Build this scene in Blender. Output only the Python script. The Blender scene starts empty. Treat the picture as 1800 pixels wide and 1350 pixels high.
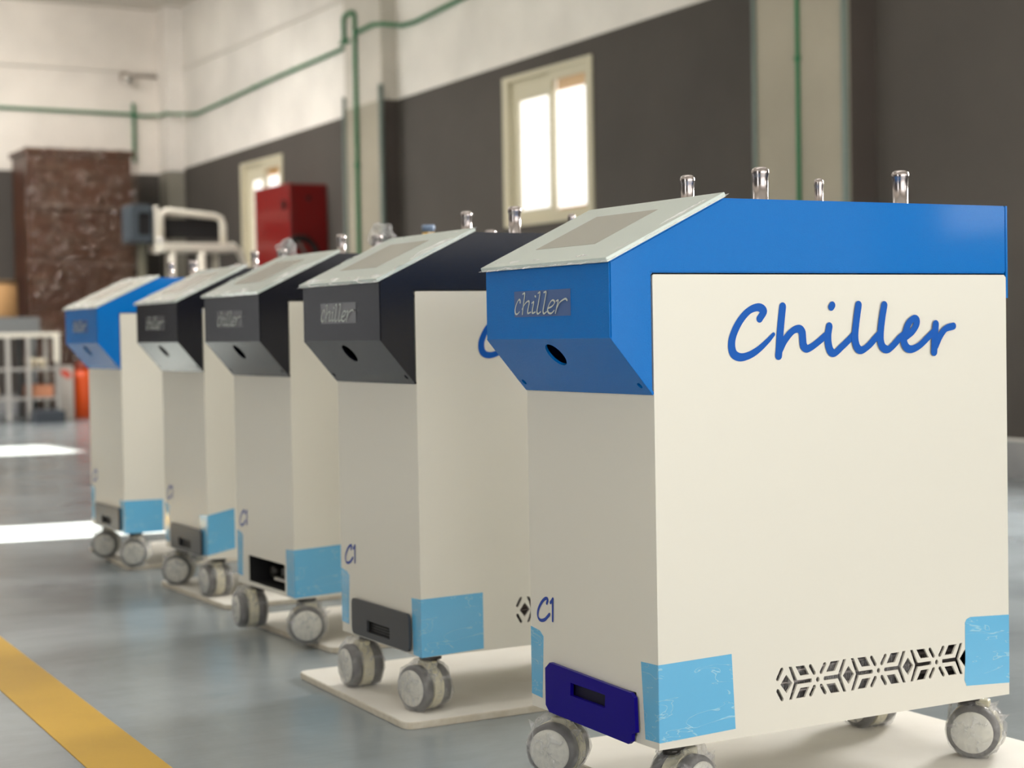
import bpy, bmesh, math, random
from mathutils import Vector, Matrix, noise
from mathutils.geometry import tessellate_polygon
random.seed(7)
# ---------------------------------------------------------------- units
# all numbers below are in "panel heights" (one chiller side panel = 1 unit = 0.6 m); z = 0 is the panel's lower edge
S = 0.6
ZF = -0.175            # floor level in those units
def W3(x, y, z): return Vector((x*S, y*S, (z-ZF)*S))

scn = bpy.context.scene
# ---------------------------------------------------------------- camera
cam_d = bpy.data.cameras.new('camera'); cam = bpy.data.objects.new('camera', cam_d)
scn.collection.objects.link(cam); scn.camera = cam
CX, CY, CZ = -2.02332, -2.99225, 0.88370
right = Vector((0.87119447, -0.49062898, -0.01741812))
fwd = Vector((0.49003249, 0.87119397, -0.02981995))
up = Vector((0.02980509, 0.01744353, 0.99940351))
mw = Matrix.Identity(4)
for i in range(3):
    mw[i][0] = right[i]; mw[i][1] = up[i]; mw[i][2] = -fwd[i]
mw.translation = W3(CX, CY, CZ)
cam.matrix_world = mw
cam_d.sensor_width = 36; cam_d.lens = 3031.07/1800*36
cam_d.clip_start = 0.02; cam_d.clip_end = 200
cam_d.dof.use_dof = True; cam_d.dof.focus_distance = 3.78*S; cam_d.dof.aperture_fstop = 5.2
# ---------------------------------------------------------------- colour management, world, light
scn.view_settings.view_transform = 'Standard'; scn.view_settings.look = 'None'
scn.view_settings.gamma = 1; scn.view_settings.use_curve_mapping = False
scn.view_settings.exposure = 0.0
world = bpy.data.worlds.new('daylight'); scn.world = world; world.use_nodes = True
bg = world.node_tree.nodes['Background']; bg.inputs[0].default_value = (1, 0.97, 0.92, 1); bg.inputs[1].default_value = 2.0
def area(name, loc, direction, sx, sy, radiance, col=(1, 1, 1)):
    l = bpy.data.lights.new(name, 'AREA'); l.shape = 'RECTANGLE'; l.size = sx*S; l.size_y = sy*S
    l.energy = radiance*math.pi*sx*sy*S*S; l.color = col
    o = bpy.data.objects.new(name, l); scn.collection.objects.link(o)
    o.location = W3(*loc); o.rotation_euler = Vector(direction).to_track_quat('-Z', 'Y').to_euler()
    return o
area('daylight_front_door', (1.6, -6.6, 1.9), (0, 1, -0.03), 9.6, 3.6, 1.3, (1, .98, .95))
area('side_door_fill', (-5.7, -1.9, 1.6), (1, 0, 0), 1.3, 3.4, 4, (.95, .98, 1))  # fill added at the left doors to lift the chiller fronts
area('unseen_window_light', (6.853, -5.43, 2.4), (-1, 0, 0), 1.8, 1.85, 12, (1, .98, .95))  # unseen source added for the highlight on the near blue hood
area('side_door_fill', (-5.7, 14.9, 1.6), (1, 0, 0), 1.3, 3.4, 2.5, (.95, .98, 1))
area('overhead_fill', (0.0, 1.0, 5.8), (0, 0, -1), 5, 2.0, 2.0, (1, .97, .92))  # overhead fills added to brighten the room
area('overhead_fill', (-1.0, 9.0, 5.8), (0, 0, -1), 5, 2.0, 4, (1, .98, .95))
area('overhead_fill', (1.0, 18.0, 5.8), (0, 0.25, -1), 5, 2.0, 22, (1, .96, .91))  # added fill, tilted to brighten the back wall
area('unseen_window_light', (6.853, 3.17, 2.5), (-1, 0, 0), 1.8, 1.45, 105, (1, .97, .92))
sun_d = bpy.data.lights.new('sun', 'SUN'); sun_d.energy = 110; sun_d.color = (1, .93, .8); sun_d.angle = 0.009
sun = bpy.data.objects.new('sun', sun_d); scn.collection.objects.link(sun)
sun.rotation_euler = Vector((1, -0.12, -0.42)).to_track_quat('-Z', 'Y').to_euler()

# ---------------------------------------------------------------- materials
MATS = {}
def mat(name, col, rough=.5, metal=0, bump=None, spec=.5, coat=0, var=None, emit=None):
    if name in MATS: return MATS[name]
    m = bpy.data.materials.new(name); m.use_nodes = True; nt = m.node_tree
    p = nt.nodes['Principled BSDF']
    p.inputs['Base Color'].default_value = (*col, 1); p.inputs['Roughness'].default_value = rough
    p.inputs['Metallic'].default_value = metal; p.inputs['Specular IOR Level'].default_value = spec
    p.inputs['Coat Weight'].default_value = coat; p.inputs['Coat Roughness'].default_value = .08
    tc = nt.nodes.new('ShaderNodeTexCoord')
    if bump:
        sc, st, dist = bump
        n = nt.nodes.new('ShaderNodeTexNoise'); n.inputs['Scale'].default_value = sc; n.inputs['Detail'].default_value = 3
        b = nt.nodes.new('ShaderNodeBump'); b.inputs['Strength'].default_value = st; b.inputs['Distance'].default_value = dist
        nt.links.new(tc.outputs['Object'], n.inputs['Vector']); nt.links.new(n.outputs['Fac'], b.inputs['Height'])
        nt.links.new(b.outputs['Normal'], p.inputs['Normal'])
    if var:
        sc, col2, det = var
        n = nt.nodes.new('ShaderNodeTexNoise'); n.inputs['Scale'].default_value = sc; n.inputs['Detail'].default_value = det
        r = nt.nodes.new('ShaderNodeValToRGB'); r.color_ramp.elements[0].position = .35; r.color_ramp.elements[1].position = .68
        r.color_ramp.elements[0].color = (*col, 1); r.color_ramp.elements[1].color = (*col2, 1)
        nt.links.new(tc.outputs['Object'], n.inputs['Vector']); nt.links.new(n.outputs['Fac'], r.inputs['Fac'])
        nt.links.new(r.outputs['Color'], p.inputs['Base Color'])
    MATS[name] = m
    return m
def srgb(r, g, b):
    f = lambda c: (c/255/12.92) if c/255 <= .04045 else ((c/255+.055)/1.055)**2.4
    return (f(r), f(g), f(b))
def film(name, col=(.9, .9, .9), thick=.35, scale=60, rough=.12, dist=.01):
    m = bpy.data.materials.new(name); m.use_nodes = True; nt = m.node_tree; nt.nodes.clear()
    out = nt.nodes.new('ShaderNodeOutputMaterial'); mix = nt.nodes.new('ShaderNodeMixShader')
    t = nt.nodes.new('ShaderNodeBsdfTransparent'); p = nt.nodes.new('ShaderNodeBsdfPrincipled')
    p.inputs['Base Color'].default_value = (*col, 1); p.inputs['Roughness'].default_value = rough; p.inputs['Specular IOR Level'].default_value = .8
    tc = nt.nodes.new('ShaderNodeTexCoord'); n = nt.nodes.new('ShaderNodeTexNoise'); n.inputs['Scale'].default_value = scale
    n.inputs['Detail'].default_value = 4; n.inputs['Distortion'].default_value = 1.5
    b = nt.nodes.new('ShaderNodeBump'); b.inputs['Strength'].default_value = .9; b.inputs['Distance'].default_value = dist
    fr = nt.nodes.new('ShaderNodeLayerWeight'); fr.inputs['Blend'].default_value = .35
    r = nt.nodes.new('ShaderNodeMapRange'); r.inputs['From Min'].default_value = .42; r.inputs['From Max'].default_value = .75
    r.inputs['To Min'].default_value = thick*.35; r.inputs['To Max'].default_value = min(1, thick*1.9)
    a = nt.nodes.new('ShaderNodeMath'); a.operation = 'MULTIPLY_ADD'; a.inputs[1].default_value = .35; a.use_clamp = True
    L = nt.links.new
    L(tc.outputs['Object'], n.inputs['Vector']); L(n.outputs['Fac'], b.inputs['Height']); L(b.outputs['Normal'], p.inputs['Normal'])
    L(n.outputs['Fac'], r.inputs['Value']); L(fr.outputs['Facing'], a.inputs[0]); L(r.outputs['Result'], a.inputs[2])
    L(a.outputs[0], mix.inputs['Fac']); L(t.outputs[0], mix.inputs[1]); L(p.outputs[0], mix.inputs[2]); L(mix.outputs[0], out.inputs[0])
    MATS[name] = m
    return m
cream = mat('cream_powder_coat', (.775, .748, .665), .33, bump=(900, .08, .0005))
BLUE = (.001, .165, .56)
blue_paint = mat('blue_textured_paint', BLUE, .2, bump=(520, .6, .0014), spec=.12, coat=.16)
black_paint = mat('black_textured_paint', (.006, .007, .014), .13, bump=(620, .25, .0010), spec=.45)
deep_blue = mat('deep_blue_plate', (.006, .0, .22), .3, spec=.15)
grey_plate = mat('dark_grey_plate', (.05, .053, .06), .35, bump=(500, .2, .0005))
lettering_blue = mat('lettering_blue', (.0, .095, .46), .4, spec=.2)
lettering_navy = mat('lettering_navy', (.006, .05, .36), .4)
silver_letter = mat('silver_lettering', (.55, .60, .56), .35, metal=.0)
stick_blue = mat('sticker_film_blue', (.085, .15, .34), .22)
stick_grey = mat('sticker_film_grey', (.12, .12, .13), .22)
glass_mint = mat('mint_glass', (.66, .74, .70), .12, spec=.5, coat=.4)
screen_grey = mat('grey_screen', (.40, .39, .34), .16, coat=.3)
chrome = mat('chrome', (.42, .38, .37), .22, metal=1)
black_gap = mat('black_interior', (.006, .006, .007), .7)
tread = mat('grey_tread', (.075, .07, .068), .5, var=(40, (.13, .125, .12), 3))
hubcap = mat('pale_hub_disc', (.66, .65, .58), .35)
fender = mat('cream_caster_cover', (.66, .62, .45), .45)
stem_m = mat('dark_caster_stem', (.06, .055, .05), .35, metal=.6)
wrapf = film('clear_stretch_wrap', (.72, .72, .72), .22, 45, .08)
wrapg = film('clear_glass_cover_film', (.93, .93, .95), .35, 25, .08)
board_m = mat('white_fibreboard', (.80, .78, .73), .5, var=(7, (.73, .70, .64), 6))
board_edge = mat('board_edge', (.60, .54, .43), .8, var=(60, (.68, .63, .53), 4))
green = mat('green_conduit', (.025, .17, .07), .45)
grey_green = mat('grey_green_conduit', (.17, .21, .19), .5)
win_paint = mat('cream_window_frame', (.62, .57, .42), .45)
fin_m = mat('aluminium_fins', (.42, .37, .36), .35, metal=.8)
steel = mat('brushed_steel', (.55, .53, .50), .35, metal=.7)
white_paint = mat('white_tube_paint', (.78, .74, .64), .4)

# blue protective tape: colour with glossy wrinkles
def tape_mat():
    m = mat('blue_protective_tape', srgb(112, 190, 232), .25, coat=.6)
    nt = m.node_tree; p = nt.nodes['Principled BSDF']; L = nt.links.new
    tc = nt.nodes.new('ShaderNodeTexCoord')
    mp = nt.nodes.new('ShaderNodeMapping'); mp.inputs['Rotation'].default_value = (0, math.radians(25), 0); mp.inputs['Scale'].default_value = (9, 12, 34)
    n = nt.nodes.new('ShaderNodeTexNoise'); n.inputs['Scale'].default_value = 1.6; n.inputs['Detail'].default_value = 2.5; n.inputs['Distortion'].default_value = 1.2
    r = nt.nodes.new('ShaderNodeValToRGB'); e = r.color_ramp.elements
    e[0].position = .57; e[0].color = (0, 0, 0, 1); e[1].position = .585; e[1].color = (1, 1, 1, 1); x = e.new(.60); x.color = (0, 0, 0, 1)
    b = nt.nodes.new('ShaderNodeBump'); b.inputs['Strength'].default_value = .35; b.inputs['Distance'].default_value = .001
    mixc = nt.nodes.new('ShaderNodeMixRGB'); mixc.inputs[1].default_value = (*srgb(100, 182, 226), 1); mixc.inputs[2].default_value = (*srgb(150, 205, 228), 1)
    L(tc.outputs['Object'], mp.inputs[0]); L(mp.outputs[0], n.inputs['Vector']); L(n.outputs['Fac'], r.inputs['Fac'])
    L(r.outputs['Color'], b.inputs['Height']); L(b.outputs['Normal'], p.inputs['Normal']); L(b.outputs['Normal'], p.inputs['Coat Normal'])
    L(r.outputs['Color'], mixc.inputs['Fac']); L(mixc.outputs[0], p.inputs['Base Color'])
    return m
tape = tape_mat()

# painted wall: dark lower band and white above it, split at a height that is a line along the wall
def wall_mat(name, low, high, z0, slope):
    m = bpy.data.materials.new(name); m.use_nodes = True; nt = m.node_tree; L = nt.links.new
    p = nt.nodes['Principled BSDF']; p.inputs['Roughness'].default_value = .75
    g = nt.nodes.new('ShaderNodeNewGeometry'); s = nt.nodes.new('ShaderNodeSeparateXYZ'); L(g.outputs['Position'], s.inputs[0])
    ma = nt.nodes.new('ShaderNodeMath'); ma.operation = 'MULTIPLY_ADD'; ma.inputs[1].default_value = slope; ma.inputs[2].default_value = (z0-ZF)*S
    L(s.outputs['Y'], ma.inputs[0])
    gt = nt.nodes.new('ShaderNodeMath'); gt.operation = 'GREATER_THAN'; L(s.outputs['Z'], gt.inputs[0]); L(ma.outputs[0], gt.inputs[1])
    n = nt.nodes.new('ShaderNodeTexNoise'); n.inputs['Scale'].default_value = 1.3; n.inputs['Detail'].default_value = 6; L(g.outputs['Position'], n.inputs['Vector'])
    mr = nt.nodes.new('ShaderNodeMapRange'); mr.inputs['From Min'].default_value = .3; mr.inputs['From Max'].default_value = .7
    mr.inputs['To Min'].default_value = .86; mr.inputs['To Max'].default_value = 1.12; L(n.outputs['Fac'], mr.inputs['Value'])
    mx = nt.nodes.new('ShaderNodeMixRGB'); mx.inputs[1].default_value = (*low, 1); mx.inputs[2].default_value = (*high, 1); L(gt.outputs[0], mx.inputs[0])
    ml = nt.nodes.new('ShaderNodeMixRGB'); ml.blend_type = 'MULTIPLY'; ml.inputs[0].default_value = 1
    L(mx.outputs[0], ml.inputs[1]); L(mr.outputs[0], ml.inputs[2]); L(ml.outputs[0], p.inputs['Base Color'])
    b = nt.nodes.new('ShaderNodeBump'); b.inputs['Strength'].default_value = .25; b.inputs['Distance'].default_value = .004
    n2 = nt.nodes.new('ShaderNodeTexNoise'); n2.inputs['Scale'].default_value = 90; L(g.outputs['Position'], n2.inputs['Vector'])
    L(n2.outputs['Fac'], b.inputs['Height']); L(b.outputs['Normal'], p.inputs['Normal'])
    MATS[name] = m
    return m
DG = (.074, .064, .056); WH = (.83, .79, .73)
wall_r = wall_mat('right_wall_paint', DG, WH, 3.815, -.0137)
wall_b = wall_mat('back_wall_paint', DG, (.82, .76, .69), 3.44, 0)
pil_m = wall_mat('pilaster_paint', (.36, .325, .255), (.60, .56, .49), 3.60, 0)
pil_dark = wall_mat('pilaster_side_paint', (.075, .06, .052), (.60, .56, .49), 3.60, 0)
corner_m = wall_mat('corner_column_paint', (.27, .25, .205), (.84, .79, .73), 3.46, 0)
plain_white = mat('ceiling_paint', (.74, .70, .64), .8)

def floor_mat():
    m = bpy.data.materials.new('grey_epoxy_floor'); m.use_nodes = True; nt = m.node_tree; L = nt.links.new
    p = nt.nodes['Principled BSDF']; g = nt.nodes.new('ShaderNodeNewGeometry')
    n = nt.nodes.new('ShaderNodeTexNoise'); n.inputs['Scale'].default_value = 2.2; n.inputs['Detail'].default_value = 8; n.inputs['Roughness'].default_value = .6; n.inputs['Distortion'].default_value = .6
    r = nt.nodes.new('ShaderNodeValToRGB'); r.color_ramp.elements[0].position = .3; r.color_ramp.elements[1].position = .72
    r.color_ramp.elements[0].color = (.22, .25, .268, 1); r.color_ramp.elements[1].color = (.30, .34, .362, 1)
    rr = nt.nodes.new('ShaderNodeMapRange'); rr.inputs['To Min'].default_value = .13; rr.inputs['To Max'].default_value = .30
    mp = nt.nodes.new('ShaderNodeMapping'); mp.inputs['Scale'].default_value = (3, 14, 1); L(g.outputs['Position'], mp.inputs[0])
    n2 = nt.nodes.new('ShaderNodeTexNoise'); n2.inputs['Scale'].default_value = 1.2; n2.inputs['Detail'].default_value = 4; L(mp.outputs[0], n2.inputs['Vector'])
    b = nt.nodes.new('ShaderNodeBump'); b.inputs['Strength'].default_value = .12; b.inputs['Distance'].default_value = .01
    L(g.outputs['Position'], n.inputs['Vector']); L(n.outputs['Fac'], r.inputs['Fac']); L(r.outputs[0], p.inputs['Base Color'])
    L(n.outputs['Fac'], rr.inputs['Value']); L(rr.outputs[0], p.inputs['Roughness']); L(n2.outputs['Fac'], b.inputs['Height']); L(b.outputs[0], p.inputs['Normal'])
    return m
floor_m = floor_mat()

# ---------------------------------------------------------------- mesh helpers
class MB:
    def __init__(s): s.b = bmesh.new()
    def face(s, pts):
        vs = [s.b.verts.new(p) for p in pts]
        try: return s.b.faces.new(vs)
        except ValueError: return None
    def box(s, x0, x1, y0, y1, z0, z1, bev=0):
        m = bmesh.new()
        v = [m.verts.new((x, y, z)) for x in (x0, x1) for y in (y0, y1) for z in (z0, z1)]
        for f in ((0, 1, 3, 2), (4, 6, 7, 5), (0, 4, 5, 1), (2, 3, 7, 6), (0, 2, 6, 4), (1, 5, 7, 3)): m.faces.new([v[i] for i in f])
        if bev: bmesh.ops.bevel(m, geom=m.edges[:], offset=bev, segments=2, affect='EDGES', profile=.6)
        s.merge(m); return s
    def merge(s, m, M=None):
        bmesh.ops.recalc_face_normals(m, faces=m.faces[:])
        if M: m.transform(M)
        me = bpy.data.meshes.new('t'); m.to_mesh(me); m.free(); s.b.from_mesh(me); bpy.data.meshes.remove(me)
    def tube(s, pts, r, seg=12, r2=None, smooth_path=False):
        pts = [Vector(p) for p in pts]; n = len(pts); rings = []
        a = None
        for i, p in enumerate(pts):
            t = (pts[min(i+1, n-1)]-pts[max(i-1, 0)]).normalized()
            if a is None: a = t.orthogonal().normalized()
            a = (a-t*a.dot(t)).normalized(); c = t.cross(a)
            rad = r if r2 is None else r+(r2-r)*i/(n-1)
            rings.append([s.b.verts.new(p+rad*(math.cos(2*math.pi*k/seg)*a+math.sin(2*math.pi*k/seg)*c)) for k in range(seg)])
        for i in range(n-1):
            for k in range(seg):
                f = s.b.faces.new((rings[i][k], rings[i][(k+1) % seg], rings[i+1][(k+1) % seg], rings[i+1][k])); f.smooth = True
        s.b.faces.new(rings[0][::-1]); s.b.faces.new(rings[-1]); return s
    def lathe(s, prof, M=Matrix.Identity(4), seg=32, smooth=True):
        # prof: (radius, height) along local z, caps closed when radius 0
        m = bmesh.new(); rings = []
        for r, h in prof:
            if r < 1e-6: rings.append([m.verts.new((0, 0, h))])
            else: rings.append([m.verts.new((r*math.cos(2*math.pi*k/seg), r*math.sin(2*math.pi*k/seg), h)) for k in range(seg)])
        for A, B in zip(rings, rings[1:]):
            for k in range(seg):
                k2 = (k+1) % seg
                if len(A) == 1 and len(B) == 1: break
                if len(A) == 1: f = m.faces.new((A[0], B[k], B[k2]))
                elif len(B) == 1: f = m.faces.new((A[k], A[k2], B[0]))
                else: f = m.faces.new((A[k], A[k2], B[k2], B[k]))
                f.smooth = smooth
        s.merge(m, M); return s
    def prism(s, poly, axis, a, b, bev=0, skip=()):
        # poly in the two other axes, extruded along axis from a to b
        def P(u, v, w): return {'x': (w, u, v), 'y': (u, w, v), 'z': (u, v, w)}[axis]
        m = bmesh.new(); A = [m.verts.new(P(u, v, a)) for u, v in poly]; B = [m.verts.new(P(u, v, b)) for u, v in poly]; n = len(poly)
        m.faces.new(A); m.faces.new(B[::-1])
        for i in range(n):
            if i not in skip: m.faces.new((A[i], B[i], B[(i+1) % n], A[(i+1) % n]))
        bmesh.ops.recalc_face_normals(m, faces=m.faces[:])
        if bev: bmesh.ops.bevel(m, geom=[e for e in m.edges if len(e.link_faces) == 2 and e.calc_face_angle(0) > .15], offset=bev, segments=2, affect='EDGES')
        s.merge(m); return s
    def plate(s, outer, holes, P, t):
        # flat sheet with real holes; P(u, v, w) maps to space, w = 0 outer face and t inner face
        loops = [outer]+holes; flat = [p for l in loops for p in l]
        tris = tessellate_polygon([[Vector((u, v, 0)) for u, v in l] for l in loops])
        m = bmesh.new(); A = [m.verts.new(P(u, v, 0)) for u, v in flat]; B = [m.verts.new(P(u, v, t)) for u, v in flat]
        for q in tris:
            try: m.faces.new([A[i] for i in q]); m.faces.new([B[i] for i in q[::-1]])
            except ValueError: pass
        o = 0
        for l in loops:
            n = len(l)
            for i in range(n): m.faces.new((A[o+i], A[o+(i+1) % n], B[o+(i+1) % n], B[o+i]))
            o += n
        s.merge(m); return s
    def mesh(s, name, m, off=(0, 0, 0), smooth=False, tri=False):
        me = bpy.data.meshes.new(name)
        for v in s.b.verts: v.co = (v.co+Vector(off))*S
        if smooth:
            for f in s.b.faces: f.smooth = True
        s.b.to_mesh(me); s.b.free()
        for x in (m if isinstance(m, (list, tuple)) else [m]): me.materials.append(x)
        return me
def link(name, me, parent=None):
    o = bpy.data.objects.new(name, me); scn.collection.objects.link(o)
    if parent: o.parent = parent
    return o
def empty(name, x, y, z, rz=0):
    o = bpy.data.objects.new(name, None); scn.collection.objects.link(o)
    o.empty_display_size = .1; o.location = W3(x, y, z); o.rotation_euler.z = rz
    return o
def tag(o, label=None, cat=None, group=None, kind=None):
    for k, v in (('label', label), ('category', cat), ('group', group), ('kind', kind)):
        if v: o[k] = v
    return o
def rel(o, me_off=(0, 0, 0)): return o
# a mesh given in world units, linked top-level with its origin at org
def top(name, mb, m, org):
    me = mb.mesh(name, m, off=(-org[0], -org[1], -org[2])); o = link(name, me); o.location = W3(*org); return o
def part(name, mb, m, parent, org):
    # org: the world-unit position of the top thing (meshes are modelled in world units)
    me = mb.mesh(name, m, off=(-org[0], -org[1], -org[2])); return link(name, me, parent)
PI = math.pi
def RX(a): return Matrix.Rotation(a, 4, 'X')
def RY(a): return Matrix.Rotation(a, 4, 'Y')
def RZ(a): return Matrix.Rotation(a, 4, 'Z')
def T(x, y, z): return Matrix.Translation((x, y, z))

# ---------------------------------------------------------------- room shell
XW, YB, XL, YF, ZC = 6.72, 23.2, -6.0, -7.0, 5.98
fl = top('floor', MB().box(XL-.4, XW+.5, YF-.4, YB+.4, ZF-.2, ZF), floor_m, (0, 0, ZF)); tag(fl, 'glossy grey epoxy floor', kind='structure')
ce = top('ceiling', MB().box(XL-.4, XW+.5, YF-.4, YB+.4, ZC, ZC+.2), plain_white, (0, 0, ZC)); tag(ce, kind='structure')
# right wall with three window openings (the first lies beyond the right edge of the frame)
WIN = [(-6.4, -4.4, 1.4, 3.4), (2.2, 4.2, 1.7, 3.4), (10.89, 12.62, 1.965, 3.50), (18.72, 20.28, 1.87, 3.335)]  # first opening is unseen, added for the near hood's highlight
wm = MB(); y = YF-.4
for (a, b, z0, z1) in WIN:
    wm.box(XW, XW+.135, y, a, ZF, ZC); wm.box(XW, XW+.135, a, b, ZF, z0); wm.box(XW, XW+.135, a, b, z1, ZC); y = b
wm.box(XW, XW+.135, y, YB+.4, ZF, ZC)
tag(top('wall_right', wm, wall_r, (XW, 0, ZF)), kind='structure')
tag(top('wall_back', MB().box(XL-.4, XW+.35, YB, YB+.35, ZF, ZC), wall_b, (0, YB, ZF)), kind='structure')
# left wall, out of frame, with tall door openings that let the sun strips in
DOORS = [(-2.3, -1.6), (6.97, 7.80), (14.2, 15.6)]  # first opening added for a glow on the nearest side panel
wm = MB(); y = YF-.4
for (a, b) in DOORS:
    wm.box(XL-.35, XL, y, a, ZF, ZC); wm.box(XL-.35, XL, a, b, 3.5, ZC); y = b
wm.box(XL-.35, XL, y, YB+.4, ZF, ZC)
tag(top('wall_left', wm, wall_b, (XL, 0, ZF)), kind='structure')
wm = MB().box(XL-.4, -3.8, YF-.35, YF, ZF, ZC).box(4.8, XW+.35, YF-.35, YF, ZF, ZC).box(-3.8, 4.8, YF-.35, YF, 3.9, ZC)
tag(top('wall_front', wm, wall_b, (0, YF, ZF)), kind='structure')
# pilasters: pale front, dark side return
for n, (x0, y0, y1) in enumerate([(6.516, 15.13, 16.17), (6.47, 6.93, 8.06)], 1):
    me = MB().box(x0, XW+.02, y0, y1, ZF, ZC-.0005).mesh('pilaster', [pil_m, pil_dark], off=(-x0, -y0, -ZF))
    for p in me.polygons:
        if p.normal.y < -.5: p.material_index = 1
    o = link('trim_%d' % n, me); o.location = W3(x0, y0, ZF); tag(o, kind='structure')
tag(top('trim_3', MB().box(6.46, XW+.02, 22.75, YB+.02, ZF, ZC-.0005), corner_m, (6.5, 23, ZF)), kind='structure')
tag(top('trim_4', MB().box(6.69, XW+.01, 16.3, 22.7, 5.0, 5.045), plain_white, (6.7, 19, 5)), kind='structure')
tag(top('trim_5', MB().box(-6.0, 6.46, 23.15, YB+.01, 5.0, 5.03), plain_white, (4, 23.1, 5)), kind='structure')
bb_m = mat('grey_marble_skirting', (.27, .27, .28), .25, var=(5, (.36, .36, .36), 6))
bb = tag(top('baseboard_right', MB().box(XW-.02, XW+.01, YF, 6.93, ZF, .085).box(XW-.02, XW+.01, 8.06, 15.13, ZF, .085).box(XW-.02, XW+.01, 16.17, 22.7, ZF, .085), bb_m, (XW, 0, ZF)), kind='structure')
part('grout_line', MB().box(XW-.026, XW+.01, YF, 6.93, .085, .103).box(XW-.026, XW+.01, 8.06, 15.13, .085, .103).box(XW-.026, XW+.01, 16.17, 22.7, .085, .103), mat('white_grout', (.7, .68, .64), .6), bb, (XW, 0, ZF))
tag(top('baseboard_back', MB().box(XL, 6.46, YB-.02, YB+.01, ZF, .09), bb_m, (0, YB, ZF)), kind='structure')

# windows
pane_m = bpy.data.materials.new('window_glass'); pane_m.use_nodes = True
nt = pane_m.node_tree; nt.nodes.clear(); o_ = nt.nodes.new('ShaderNodeOutputMaterial'); mx_ = nt.nodes.new('ShaderNodeMixShader'); mx_.inputs[0].default_value = .08
t_ = nt.nodes.new('ShaderNodeBsdfTransparent'); g_ = nt.nodes.new('ShaderNodeBsdfGlossy'); g_.inputs['Roughness'].default_value = .05
nt.links.new(t_.outputs[0], mx_.inputs[1]); nt.links.new(g_.outputs[0], mx_.inputs[2]); nt.links.new(mx_.outputs[0], o_.inputs[0])
tan_m = mat('sunlit_reveal_tan', (.75, .48, .22), .6)  # tan stands for sunlight on the window reveal
def frame_bm(y0, y1, z0, z1, x0, x1, wl, wr, wb, wt):
    return MB().plate([(y0, z0), (y1, z0), (y1, z1), (y0, z1)], [[(y0+wr, z0+wb), (y1-wl, z0+wb), (y1-wl, z1-wt), (y0+wr, z1-wt)]], lambda u, v, w: (x0+w, u, v), x1-x0)
for n, (a, b, z0, z1) in enumerate(WIN):
    org = (XW, (a+b)/2, z0); w = empty('window_%d' % (n+1), *org); tag(w, kind='structure')
    mid = a+(b-a)*.45; H = z1-z0
    part('window_frame', frame_bm(a, b, z0, z1, XW-.02, XW+.14, .11, .055, .05, .05), win_paint, w, org)
    for k, (ya, yb, za, zb2, xo, wl, wr) in enumerate([(a+.055, mid+.05, z0+.05, z1-.05, XW, .07, .085), (mid+.0, b-.11, z0+.05, z1-.05, XW+.035, .13, .06)]):
        wb, wt = (.06, .09) if k == 0 else (.11, .21)
        s_ = part('sash', frame_bm(ya, yb, za, zb2, xo, xo+.03, wl, wr, wb, wt), win_paint, w, org)
        part('glass_pane', MB().box(xo+.01, xo+.016, ya+wr, yb-wl, za+wb, zb2-wt), pane_m, s_, org)
        if k == 0: part('sunlit_strip', MB().box(xo+.06, xo+.085, ya+wr, yb-wl, zb2-wt-.10, zb2-wt+.03).box(xo+.06, xo+.085, ya+wr, yb-wl, za+wb-.02, za+wb+.03), tan_m, s_, org)  # sunlit reveal put in as tan strips behind the pane

# yellow floor line
ym = mat('yellow_line_paint', (.60, .36, .035), .5, spec=.25, var=(3, (.50, .295, .025), 6), bump=(150, .15, .001))
yl = MB().prism([(-1.172, -6.9), (-.993, -6.9), (-.004, 20), (-.200, 20)], 'z', ZF, ZF+.002)
tag(top('floor_line', yl, ym, (-.8, 1, ZF)), 'yellow painted safety line along the grey floor beside the chillers', 'floor marking')

# ---------------------------------------------------------------- chillers
L_, W_, A_, B_, ZT, ZFR, ZCR, ZB = 1.0077, .5333, .106, .1848, 1.163, 1.0267, .8686, .7478
BT = -.155  # board top
OFF = (0, 0, -BT)
CACHE = {}
def cached(key, name, fn, m):
    k = (key, m.name)
    if k not in CACHE: CACHE[k] = fn().mesh(name, m, off=OFF)
    return CACHE[k]
def vent_holes(x0=.338, zc=.102, n=3):
    P = .176; hs = []
    def slot(p, q, r=.0044):
        p, q = Vector(p), Vector(q); d = (q-p).normalized(); c = Vector((-d.y, d.x))
        return [tuple(v) for v in (p+c*r, p-d*r*.7+c*r*.3, p-d*r*.7-c*r*.3, p-c*r, q-c*r, q+d*r*.7-c*r*.3, q+d*r*.7+c*r*.3, q+c*r)]
    def add(poly):
        hs.append(poly)
    for i in range(n+1):
        c = x0+i*P
        add([(c-.0165, zc), (c, zc-.0205), (c+.0165, zc), (c, zc+.0205)])
        for s in (1, -1):
            # side of this diamond that faces a circle (s=+1 right, -1 left)
            if (i == 0 and s == -1) or (i == n and s == 1):
                for v in (1, -1): add(slot((c+s*.0245, zc+v*.012), (c+s*.0115, zc+v*.034)))
                continue
            # Y shape: stem towards the circle, branches up and down beside the diamond
            r = .0046; j = c+s*.0275
            pts = [(c+s*.0070, zc+.0365), (c+s*.0155, zc+.0365), (c+s*.0305, zc+r), (c+s*.070, zc+r), (c+s*.072, zc), (c+s*.070, zc-r), (c+s*.0305, zc-r), (c+s*.0155, zc-.0365), (c+s*.0070, zc-.0365), (c+s*.0215, zc)]
            add(pts)
            for v in (1, -1):
                add([(c+s*.026, zc+v*.0355), (c+s*.051, zc+v*.0355), (c+s*.064, zc+v*.0135), (c+s*.039, zc+v*.0135)])
                add(slot((c+s*.067, zc+v*.033), (c+s*.079, zc+v*.014)))
    for i in range(n):
        c = x0+(i+.5)*P
        add([(c+.005*math.cos(2*PI*k/10), zc+.006*math.sin(2*PI*k/10)) for k in range(10)])
    return hs
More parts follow.
